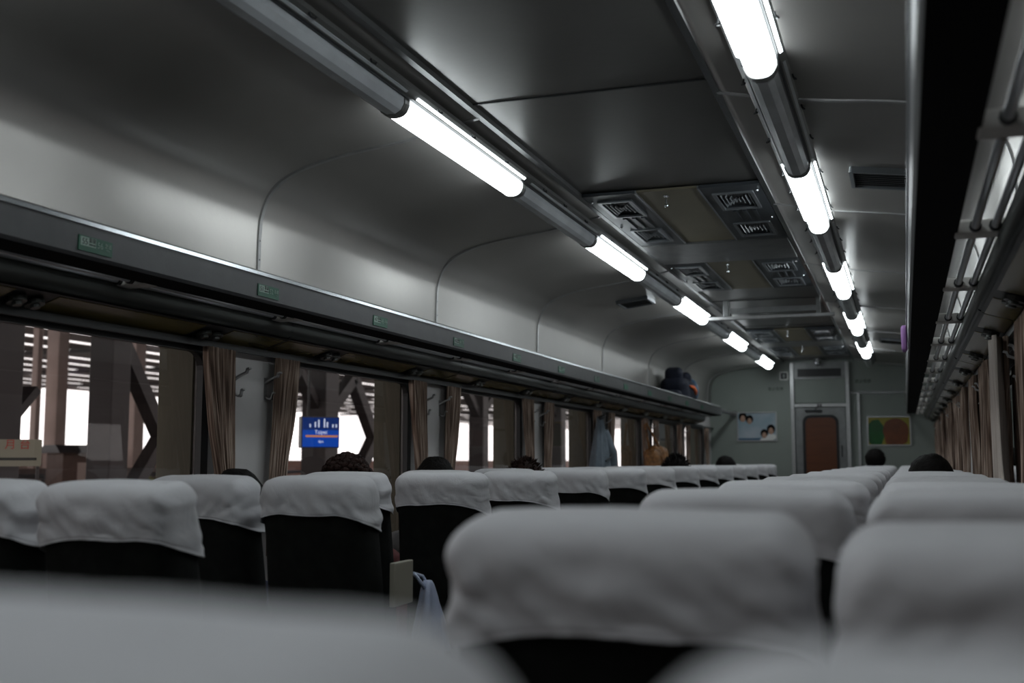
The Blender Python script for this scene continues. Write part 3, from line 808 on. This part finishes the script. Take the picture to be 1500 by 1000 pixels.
def body_bm():
    bm = bmesh.new()
    ell(bm, (0, .0, HZ), (.074, .092, .112), 24, 16); ell(bm, (0, .03, HZ - .055), (.055, .065, .062), 16, 10)
    ell(bm, (0, .095, HZ - .012), (.012, .018, .022), 8, 6)           # nose
    ell(bm, (0, .082, HZ - .055), (.024, .012, .007), 8, 6)           # lips
    for s in (-1, 1):
        ell(bm, (s * .076, 0, HZ - .005), (.010, .020, .032), 8, 8)   # ears
        ell(bm, (s * .03, .082, HZ + .012), (.014, .010, .009), 8, 6)
    capsule(bm, (0, -.01, HZ - .09), (0, -.02, HZ - .19), .052, .06)
    ell(bm, (0, -.02, HZ - .27), (.17, .085, .075)); ell(bm, (0, -.01, HZ - .40), (.15, .10, .15)); ell(bm, (0, .02, HZ - .56), (.145, .11, .12))
    for s in (-1, 1):
        sh, el, wr = Vector((s * .17, -.02, HZ - .25)), Vector((s * .195, .0, HZ - .49)), Vector((s * .09, .22, HZ - .50))
        capsule(bm, sh, el, .048, .038); capsule(bm, el, wr, .036, .026)
        hd = Vector((s * .06, .29, HZ - .51)); ell(bm, hd, (.038, .045, .018), 12, 8)
        for i, L in enumerate((.062, .072, .066, .05)):
            o = hd + Vector((s * (-.028 + .018 * i), .035, 0)); m_ = o + Vector((0, L * .5, -.004)); capsule(bm, o, m_, .0088, .0082, 8); capsule(bm, m_, m_ + Vector((0, L * .35, -.02)), .008, .007, 8)
        o = hd + Vector((-s * .034, -.02, 0)); capsule(bm, o, o + Vector((-s * .025, .035, -.004)), .011, .008, 8)
        capsule(bm, (s * .09, .03, HZ - .60), (s * .10, .46, HZ - .58), .08, .058)
        capsule(bm, (s * .10, .46, HZ - .58), (s * .10, .49, HZ - 1.0), .052, .036)
        capsule(bm, (s * .10, .47, HZ - 1.055), (s * .10, .62, HZ - 1.065), .036, .028)
    return bm
def cloth_bm():
    bm = bmesh.new()
    ell(bm, (0, -.02, HZ - .27), (.182, .097, .082)); ell(bm, (0, -.01, HZ - .40), (.165, .115, .16)); ell(bm, (0, .02, HZ - .56), (.16, .125, .13))
    for s in (-1, 1):
        sh, el, wr = Vector((s * .17, -.02, HZ - .25)), Vector((s * .195, .0, HZ - .49)), Vector((s * .11, .19, HZ - .498))
        capsule(bm, sh, el, .06, .05); capsule(bm, el, wr, .048, .037)
    return bm
def trouser_bm():
    bm = bmesh.new(); ell(bm, (0, .03, HZ - .62), (.165, .13, .09))
    for s in (-1, 1):
        capsule(bm, (s * .09, .03, HZ - .60), (s * .10, .46, HZ - .58), .09, .068); capsule(bm, (s * .10, .46, HZ - .58), (s * .10, .49, HZ - .99), .062, .05)
    return bm
pb = pc = pt = None
def hair_bm(style, seed):
    bm = bmesh.new(); r = random.Random(seed)
    def inside(p): return p.y > .055 and p.z < HZ + .045
    ell(bm, (0, -.012, HZ + .022), (.088, .098, .108), 28, 20)
    if style in ('short', 'spiky'):
        bmesh.ops.delete(bm, geom=[v for v in bm.verts if v.co.z < HZ - .07 + max(0, v.co.y) * 1.1 and not v.co.y < -.05 or v.co.z < HZ - .09], context='VERTS')
    else: ell(bm, (0, -.03, HZ - .04), (.088, .07, .11), 24, 16)
    for v in bm.verts:
        n = v.co - Vector((0, 0, HZ)); n.normalize(); v.co += n * (.006 * fbm((v.co.x * 30, v.co.y * 30, v.co.z * 30 + seed)))
    cnt_ = {'curly': 620, 'spiky': 420, 'short': 0, 'long': 0}[style]
    for i in range(cnt_):
        a = r.uniform(0, 2 * PI); ph = r.uniform(0, PI * .62)
        d = Vector((math.sin(ph) * math.cos(a), math.sin(ph) * math.sin(a), math.cos(ph)))
        if d.y > .55 and d.z < .45: continue
        p = Vector((0, -.012, HZ + .022)) + Vector((d.x * .088, d.y * .098, d.z * .108))
        if style == 'curly':
            q = r.uniform(.010, .017); ell(bm, p + d * r.uniform(-.002, .010), (q, q, q * .8), 6, 5)
        else:
            L = r.uniform(.008, .022) if style == 'spiky' else r.uniform(.003, .009)
            tip = p + d * L + Vector((r.uniform(-.01, .01), r.uniform(-.01, .01), r.uniform(-.006, .006)))
            tube(bm, [p - d * .004, (p + tip) / 2 + d * .002, tip], [.004, .003, .0008], 4)
    return bm
def person(x, y, dz, label, style, shirt, hairm, seed, rz=0, hs=1.0):
    global pb, pc, pt
    t = thing('person', label, 'person', (x, y, dz), rz)
    if pb is None:
        pb = voxel('body', body_bm(), M['skin'], .0065, t); pc = voxel('jacket', cloth_bm(), shirt, .010, t, 4); pt = voxel('trousers', trouser_bm(), M['dark'], .012, t, 3)
    else:
        for o in (pb, pc, pt):
            c = o.copy(); COL.objects.link(c); c.parent = t
            if o is pc: c.data = o.data.copy(); c.data.materials[0] = shirt
    h = obj('hair', hair_bm(style, seed), hairm, t, style != 'curly')
    h.scale = (hs, hs, 1); 
    bm = bmesh.new()
    for s in (-1, 1): ell(bm, (s * .03, .090, HZ + .012), (.007, .004, .004), 8, 6)
    obj('eyes', bm, M['ink'], t)
S1 = mat('navy_shirt', (.03, .04, .08), .8); S2 = mat('grey_shirt', (.15, .15, .15), .8); S3 = mat('maroon_shirt', (.12, .03, .03), .8)
# crown of the hair is at HZ + .13 + dz
person(-1.0, 3.02, -.052, 'seated person, only black crown showing before the first white pier', 'short', S1, M['hair'], 1)
person(-1.0, 3.74, -.016, 'seated person with curly dark hair below the blue hanging screen', 'curly', S3, M['hairb'], 2)
person(-1.0, 4.57, -.010, 'seated person with smooth black hair before the second white pier', 'short', S2, M['hair'], 3)
person(-.87, 5.42, -.022, 'seated person with tousled reddish brown hair by a left window', 'spiky', S2, M['hairb'], 4)
person(-.575, 7.84, .01, 'seated person with black hair beside the brown hanging bag', 'spiky', S1, M['hair'], 5, hs=1.08)
person(-.60, 10.33, .02, 'seated person with black hair below the framed sky blue poster', 'short', S2, M['hair'], 6, hs=1.1)
person(.648, 12.07, .10, 'tall seated person with black hair below the yellow framed poster', 'short', S1, M['hair'], 7, hs=1.15)
person(1.042, 5.44, .004, 'seated person with black hair in right block by the curtains', 'short', S2, M['hair'], 8, hs=1.12)

# ------------------------------------------------------------------ luggage and hanging things
t = thing('backpack', 'dark backpack with orange strap and blue grey side on left luggage rack', 'backpack', (-1.115, 10.85, 1.755), .0)
def bag_shape(p):
    p = Vector(p); k = fbm((p.x * 6, p.y * 5, p.z * 6 + 2), 2) * .022
    n = p.normalized() if p.length else Vector((0, 0, 1)); return p + n * k
o = obj('pack_body', rbox(.13, .33, .125, .09, (10, 20, 10), bag_shape), M['bag'], t, True); o.location = (0, 0, .115)
o = obj('top_pocket', rbox(.08, .075, .10, .055, (8, 8, 10), bag_shape), M['bag'], t, True); o.location = (0, -.22, .228); o.rotation_euler = (.25, 0, 0)
o = obj('top_pocket', rbox(.09, .085, .08, .055, (8, 8, 8), bag_shape), M['bag'], t, True); o.location = (0, .17, .228)
o = obj('side_panel', ell(bmesh.new(), (0, 0, 0), (.125, .05, .135), 16, 10), M['bagside'], t, True); o.location = (.04, .32, .13); o.rotation_euler = (0, 0, -.6)
obj('strap', tube(bmesh.new(), [(.13, -.12, .16), (.146, -.02, .15), (.15, .07, .12), (.145, .12, .09)], [.008, .016, .018, .010], 8), M['orange'], t, True)
o = obj('lower_pocket', rbox(.07, .09, .05, .04, (8, 8, 6), bag_shape), M['bag'], t, True); o.location = (.03, -.40, .05)
# jacket on a hook
t = thing('hanging_jacket', 'grey blue jacket hanging from a hook between two left windows', 'jacket', (-1.20, 8.14, 1.50))
bm = bmesh.new(); rows = []
for j in range(25):
    v = j / 24; z = .02 - .62 * v; w = .025 + .13 * min(1, v * 1.35) ** .8; dd = .02 + .05 * min(1, v * 1.6)
    rows.append([bm.verts.new((dd * math.cos(a) * (1 + .25 * math.sin(a * 5 + 3 * v)), w * math.sin(a) * (1 + .12 * math.sin(a * 7)), z + .01 * math.sin(a * 3))) for a in [2 * PI * i / 36 for i in range(36)]])
for a, c in zip(rows, rows[1:]):
    for i in range(36): bm.faces.new((a[i], a[(i + 1) % 36], c[(i + 1) % 36], c[i]))
bm.faces.new(rows[0]); bm.faces.new(rows[-1][::-1])
obj('jacket_body', bm, M['jacket'], t, True)
obj('sleeve', tube(bmesh.new(), [(.03, .03, -.08), (.065, .09, -.24), (.07, .12, -.40), (.06, .11, -.54)], [.03, .045, .042, .036], 12), M['jacket'], t, True)
obj('collar', tube(bmesh.new(), [(.0, -.03, .01), (.03, 0, .03), (0, .03, .01)], .015, 8), M['dark'], t, True)
obj('waist_strap', tube(bmesh.new(), [(.07, -.10, -.30), (.085, .0, -.27), (.075, .10, -.22)], .006, 6), M['dark'], t)
# brown bag on a hook
t = thing('hanging_bag', 'brown orange gathered bag hanging by its strap from a left pier', 'bag', (-1.16, 9.95, 1.22))
def bb(p):
    k = .02 * math.sin(p.y * 60 + p.z * 10) + fbm((p.x * 9, p.y * 9, p.z * 9), 2) * .03; n = Vector(p).normalized(); return Vector(p) + n * k
o = obj('bag_body', rbox(.07, .19, .10, .065, (10, 26, 12), bb), M['brownbag'], t, True)
obj('bag_strap', tube(bmesh.new(), [(.02, .16, .05), (0, .0, .16), (-.05, -.16, .31), (-.06, -.18, .30), (-.02, -.15, .06)], .010, 8), M['brownbag'], t, True)
# plastic bag + beige panel by the aisle
t = thing('armrest_panel', 'beige rectangular panel beside the left aisle, behind the second row seat', 'panel', (-.368, 2.86, 0))
obj('panel', B(-.004, -.09, .815, .012, .03, .93, bev=.003), M['beige'], t)
obj('panel_stand', B(0, -.05, .58, .008, .0, .815), S3, t)
t = thing('plastic_bag', 'white plastic carrier bag hanging beside the aisle below beige panel', 'bag', (-.352, 2.98, .865))
bm = bmesh.new(); rows = []
for j in range(20):
    v = j / 19; z = -.20 * v; w = .012 + .085 * v ** .8; d = .010 + .035 * v ** .7
    if v > .75: w *= 1 - (v - .75) * 1.1
    rows.append([bm.verts.new((d * math.cos(a) * (1 + .22 * math.sin(a * 6 + 4 * v)), .03 * v + w * math.sin(a) * (1 + .1 * math.sin(a * 5 + v * 3)), z)) for a in [2 * PI * i / 40 for i in range(40)]])
for a, c in zip(rows, rows[1:]):
    for i in range(40): bm.faces.new((a[i], a[(i + 1) % 40], c[(i + 1) % 40], c[i]))
bm.faces.new(rows[-1][::-1]); bm.faces.new(rows[0])
obj('bag_body', bm, M['plastic'], t, True)
obj('bag_handle', tube(bmesh.new(), [(0, -.02, -.02), (-.02, -.03, .012), (-.035, -.02, .02), (-.02, .01, .01), (0, .01, -.02)], .005, 8), M['plastic'], t, True)
# lavender thing hanging at the right rack
t = thing('hanging_pouch', 'small lavender pouch hanging from the right rack front edge', 'pouch', (.950, 5.30, 1.70))
obj('pouch', rbox(.012, .07, .055, .011, (4, 10, 10), bag_shape), M['purple'], t, True).location = (.0, .0, .04)
obj('cord', tube(bmesh.new(), [(.0, 0, .03), (.004, .0, .08), (.016, .0, .098)], .005, 6), M['black'], t)
obj('tag', B(-.004, -.05, .068, .002, .03, .092), M['white'], t)

# ------------------------------------------------------------------ the station outside the left windows
struct('platform_ground', B(-60, -30, -.25, -1.75, 90, -.12), M['platform']); bpy.data.objects['platform_ground'].name = 'floor'
bpy.data.objects['floor.001' if 'floor.001' in bpy.data.objects else 'floor']['kind'] = 'structure'
struct('ceiling', B(-15.5, -30, 4.4, -1.9, 90, 4.55), M['canopy'], label='brown underside of the near station canopy')
# beams of the near canopy
for i, x in enumerate((-3.4, -9.2, -13.2)):
    tn += 1; struct('trim_%d' % tn, B(x - .1, -30, 4.15, x + .1, 90, 4.4), M['colmetal'], label='long steel beam under the station canopy')
# far canopy: slats with light gaps
for i in range(11):
    x = -17.2 - 1.62 * i
    o = obj('canopy_strip', B(x - 1.22, -20, 4.40, x, 110, 4.42), M['canopy']); tag(o, 'long dark roof strip of the distant canopy, %s from the train' % ORD[i], 'canopy strip', 'roof strips of the distant canopy')
for i in range(14):
    y = 2 + 6 * i
    o = obj('canopy_truss', B(-35, y, 4.24, -16, y + .18, 4.36), M['colmetal']); tag(o, 'dark cross truss under the distant canopy, %s along the platform' % ORD[i], 'truss', 'trusses of the distant canopy')
def column(x, y, w, label, br=1, m='colmetal', h=4.4):
    t = thing('platform_column', label, 'column', (x, y, -.12), 0, 'steel columns on the platform')
    obj('shaft', B(-w / 2, -w / 2, 0, w / 2, w / 2, h + .12, bev=.01), M[m], t)
    if br:
        for s in (-1, 1):
            bm = bmesh.new(); extr(bm, [(s * w * .4, 2.1), (s * w * .4, 2.32), (s * 1.05, 2.92), (s * 1.05, 2.70)], -.07, .07, axis='X')
            obj('brace', bm, M[m], t)
            bm = bmesh.new(); extr(bm, [(s * 1.0, 2.72), (s * 1.14, 2.82), (s * .34, 4.3), (s * .2, 4.3)], -.07, .07, axis='X')
            obj('brace', bm, M[m], t)
    return t
def kcolumn(x, y, w, label, parts):
    """parts: list of (y0,z0,y1,z1,thick) diagonal members in the column plane"""
    t = thing('platform_column', label, 'column', (x, y, -.12), 0, 'steel columns on the platform')
    obj('shaft', B(-w / 2, -w / 2, 0, w / 2, w / 2, 4.52, bev=.01), M['colmetal'], t)
    for (a, za, b_, zb, th) in parts:
        d = Vector((b_ - a, zb - za)).normalized(); nn = Vector((-d.y, d.x)) * th / 2
        bm = bmesh.new(); extr(bm, [(a + nn.x, za + .12 + nn.y), (b_ + nn.x, zb + .12 + nn.y), (b_ - nn.x, zb + .12 - nn.y), (a - nn.x, za + .12 - nn.y)], -.07, .07, axis='X')
        obj('brace', bm, M['colmetal'], t)
    return t
kcolumn(-6, 7.22, .30, 'dark steel column at far left of the first window', [(.12, 1.50, .42, 1.80, .07)])
kcolumn(-6, 8.62, .26, 'dark steel column in the middle of the first window', [(.1, 2.35, .78, 1.45, .13), (.80, 1.45, .2, .75, .12), (-.1, 2.7, -.7, 3.1, .08)])
kcolumn(-6, 12.62, .34, 'dark steel column behind the blue screen', [(-.1, 1.85, -.6, 2.3, .10), (-.6, 2.3, -1.3, 1.7, .09), (.1, 1.75, .85, 2.3, .15), (.85, 2.3, 1.7, 1.3, .16), (1.62, 1.6, .55, .55, .17), (0, 2.75, 2.2, 3.0, .12), (0, 2.75, -2, 3.0, .12)])
kcolumn(-6, 18.22, .27, 'dark steel column seen through the third window', [(-.1, 2.0, -.9, 2.6, .12), (.1, 2.0, 1.1, 2.7, .12), (-.1, 3.0, -1.6, 3.15, .1)])
kcolumn(-6, 22.8, .34, 'dark steel column seen through the fourth window', [(-.1, 2.2, -1.4, 3.1, .22), (.1, 2.2, 1.4, 3.1, .22)])
for i, (x, y, w) in enumerate(((-14, 17.07, .27), (-14, 19.30, .32), (-14, 16.55, .12))):
    o = obj('tiled_pillar', B(x - w / 2, y - w / 2, -.12, x + w / 2, y + w / 2, 4.39), M['pinktile'])
    tag(o, ('broad pale tiled pillar at left of the first window', 'pale tiled pillar right of the dark middle column', 'thin pale pillar at far left behind the signboard', 'distant pale pillar along the platform')[i], 'pillar', 'pale pillars')
# hanging screen
c = Vector((-4.2, 9.33, 1.465))
t = thing('hanging_screen', 'blue departure screen hanging on a pole outside the second window', 'screen', c, math.radians(-42))
obj('screen_case', B(-.05, -.185, -.145, .04, .185, .145, bev=.006), M['black'], t)
sc_ = obj('screen_panel', B(.04, -.175, -.135, .044, .175, .135), M['scrblue'], t)
obj('screen_band', B(.044, -.175, .02, .046, .175, .135), M['scrdark'], sc_)
obj('screen_bar', B(.044, -.145, -.045, .047, .165, -.028), M['scrorange'], sc_)
text('screen_text', 'Taipei', .05, M['scrwhite'], sc_, Matrix.Translation((.0475, 0, .0)) @ RZ, .0005)
text('screen_text', 'dpa', .035, M['scrwhite'], sc_, Matrix.Translation((.0475, .0, -.085)) @ RZ, .0005)
for q in (-.24, -.18, -.1, -.04, .05, .12, .2, .26):
    pass
bm = bmesh.new()
for q, h in ((-.20, .03), (-.11, .05), (-.05, .07), (.05, .08), (.10, .05), (.2, .03), (.26, .03)): box(bm, .046, q * .55, .045, .0472, q * .55 + .012, .045 + h)
obj('screen_marks', bm, M['scrwhite'], sc_)
obj('screen_pole', tube(bmesh.new(), [(-.02, -.10, .14), (-.02, -.10, 2.94)], .014, 10), M['black'], t)
# signboard, kiosk, railings, brick wall
t = thing('platform_signboard', 'pale signboard with two red characters outside the first window', 'sign', (-4.6, 5.985, 0))
t.rotation_euler = (0, 0, -.70)
obj('board', B(-.01, -.15, 1.165, .01, .15, 1.342), M['signboard'], t)
text('red_characters', '月 台', .07, M['red'], t, Matrix.Translation((.0112, 0, 1.305)) @ RZ, .001)
obj('text_bar', B(.01, -.12, 1.205, .0115, .12, 1.222), M['ink'], t)
obj('board_legs', box(box(bmesh.new(), -.01, -.14, -.12, .01, -.12, 1.165), -.01, .12, -.12, .01, .14, 1.165), M['colmetal'], t)
t = thing('kiosk', 'small brown kiosk with dark pitched roof seen through first window', 'kiosk', (-10.0, 12.92, -.12), -.5)
obj('kiosk_wall', B(-.30, -.28, 0, .30, .28, 1.45), M['kiosk'], t)
bm = extr(bmesh.new(), [(-.40, 1.43), (-.22, 1.54), (.22, 1.54), (.40, 1.43)], -.36, .36); obj('kiosk_roof', bm, M['navyroof'], t)
obj('kiosk_shutter', B(.30, -.08, .3, .308, .25, 1.3), M['pinktile'], t)
for i, (y0, y1) in enumerate(((6.5, 10.4), (12, 16.5))):
    t = thing('platform_railing', ('dark steel railing below the signboard outside the first window', 'dark steel railing outside the second window')[i], 'railing', (-8.3, 0, -.12))
    bm = bmesh.new(); tube(bm, [(0, y0, 1.15), (0, y1, 1.15)], .025); tube(bm, [(0, y0, .75), (0, y1, .75)], .02)
    obj('rail', bm, M['colmetal'], t)
    n_ = int((y1 - y0) / .9)
    for k in range(n_ + 1): obj('railing_post', tube(bmesh.new(), [(0, y0 + (y1 - y0) * k / n_, 0), (0, y0 + (y1 - y0) * k / n_, 1.15)], .022), M['pinktile'] if k % 2 else M['colmetal'], t)
o = obj('brick_wall', B(-15, 20.4, -.12, -14.7, 60, 1.22), M['brick']); tag(o, 'low reddish brick wall behind the platform columns', 'wall')
o = obj('parapet', B(-12.4, 10, -.12, -12.2, 19.5, 1.08), M['kiosk']); tag(o, 'low dark brown parapet beyond the kiosk', 'wall')
o = obj('boundary_wall', B(-15, 10, -.12, -14.8, 20.3, 1.48), M['pinktile']); tag(o, 'pale pinkish boundary wall behind the low brown parapet', 'wall')
t = thing('shrub', 'small yellow green shrub at bottom right of the first window', 'plant', (-9.0, 13.17, -.12))
bm = bmesh.new(); r = random.Random(3)
for i in range(160):
    p = Vector((r.gauss(0, .12), r.gauss(0, .14), .85 + r.uniform(-.2, .28))); d = Vector((r.uniform(-1, 1), r.uniform(-1, 1), r.uniform(0, 1))).normalized() * .07; n_ = d.cross(Vector((0, 0, 1))).normalized() * .02
    bm.faces.new([bm.verts.new(p - d), bm.verts.new(p + n_), bm.verts.new(p + d), bm.verts.new(p - n_)])
obj('foliage', bm, M['tree'], t); obj('planter', B(-.2, -.2, 0, .2, .2, .72), M['kiosk'], t)
# unseen dark wall and roof, added to block sky light from the right
struct('wall_sky_block', B(2.9, -30, -.3, 3.1, 60, 4.6), M['colmetal']); struct('ceiling', B(1.6, -30, 4.4, 3.1, 60, 4.55), M['colmetal'], label='unseen dark roof added on the right to block sky light')

# ------------------------------------------------------------------ world, camera
w = bpy.data.worlds.new('sky'); SC.world = w; w.use_nodes = True
bg = w.node_tree.nodes['Background']; bg.inputs['Color'].default_value = (1.0, .965, .95, 1); bg.inputs['Strength'].default_value = 4.0

f = 1650.; vx, vy = 576., 175.
th = math.atan2(vy, f); ps = math.atan2(vx, math.hypot(f, vy))
fw = Vector((-math.sin(ps) * math.cos(th), math.cos(ps) * math.cos(th), math.sin(th))); rt = Vector((math.cos(ps), math.sin(ps), 0)); up = rt.cross(fw)
cam = bpy.data.cameras.new('camera'); co = bpy.data.objects.new('camera', cam); COL.objects.link(co)
co.matrix_world = Matrix(((rt.x, up.x, -fw.x, .935), (rt.y, up.y, -fw.y, 0), (rt.z, up.z, -fw.z, 1.2), (0, 0, 0, 1)))
cam.sensor_width = 36; cam.lens = 36 * f / 1500; cam.clip_start = .05; cam.clip_end = 300
cam.dof.use_dof = True; cam.dof.focus_distance = 4.1; cam.dof.aperture_fstop = 3.2
SC.camera = co
SC.view_settings.view_transform = 'Standard'; SC.view_settings.look = 'None'; SC.view_settings.gamma = 1.0
SC.view_settings.use_curve_mapping = False; SC.view_settings.exposure = -.52
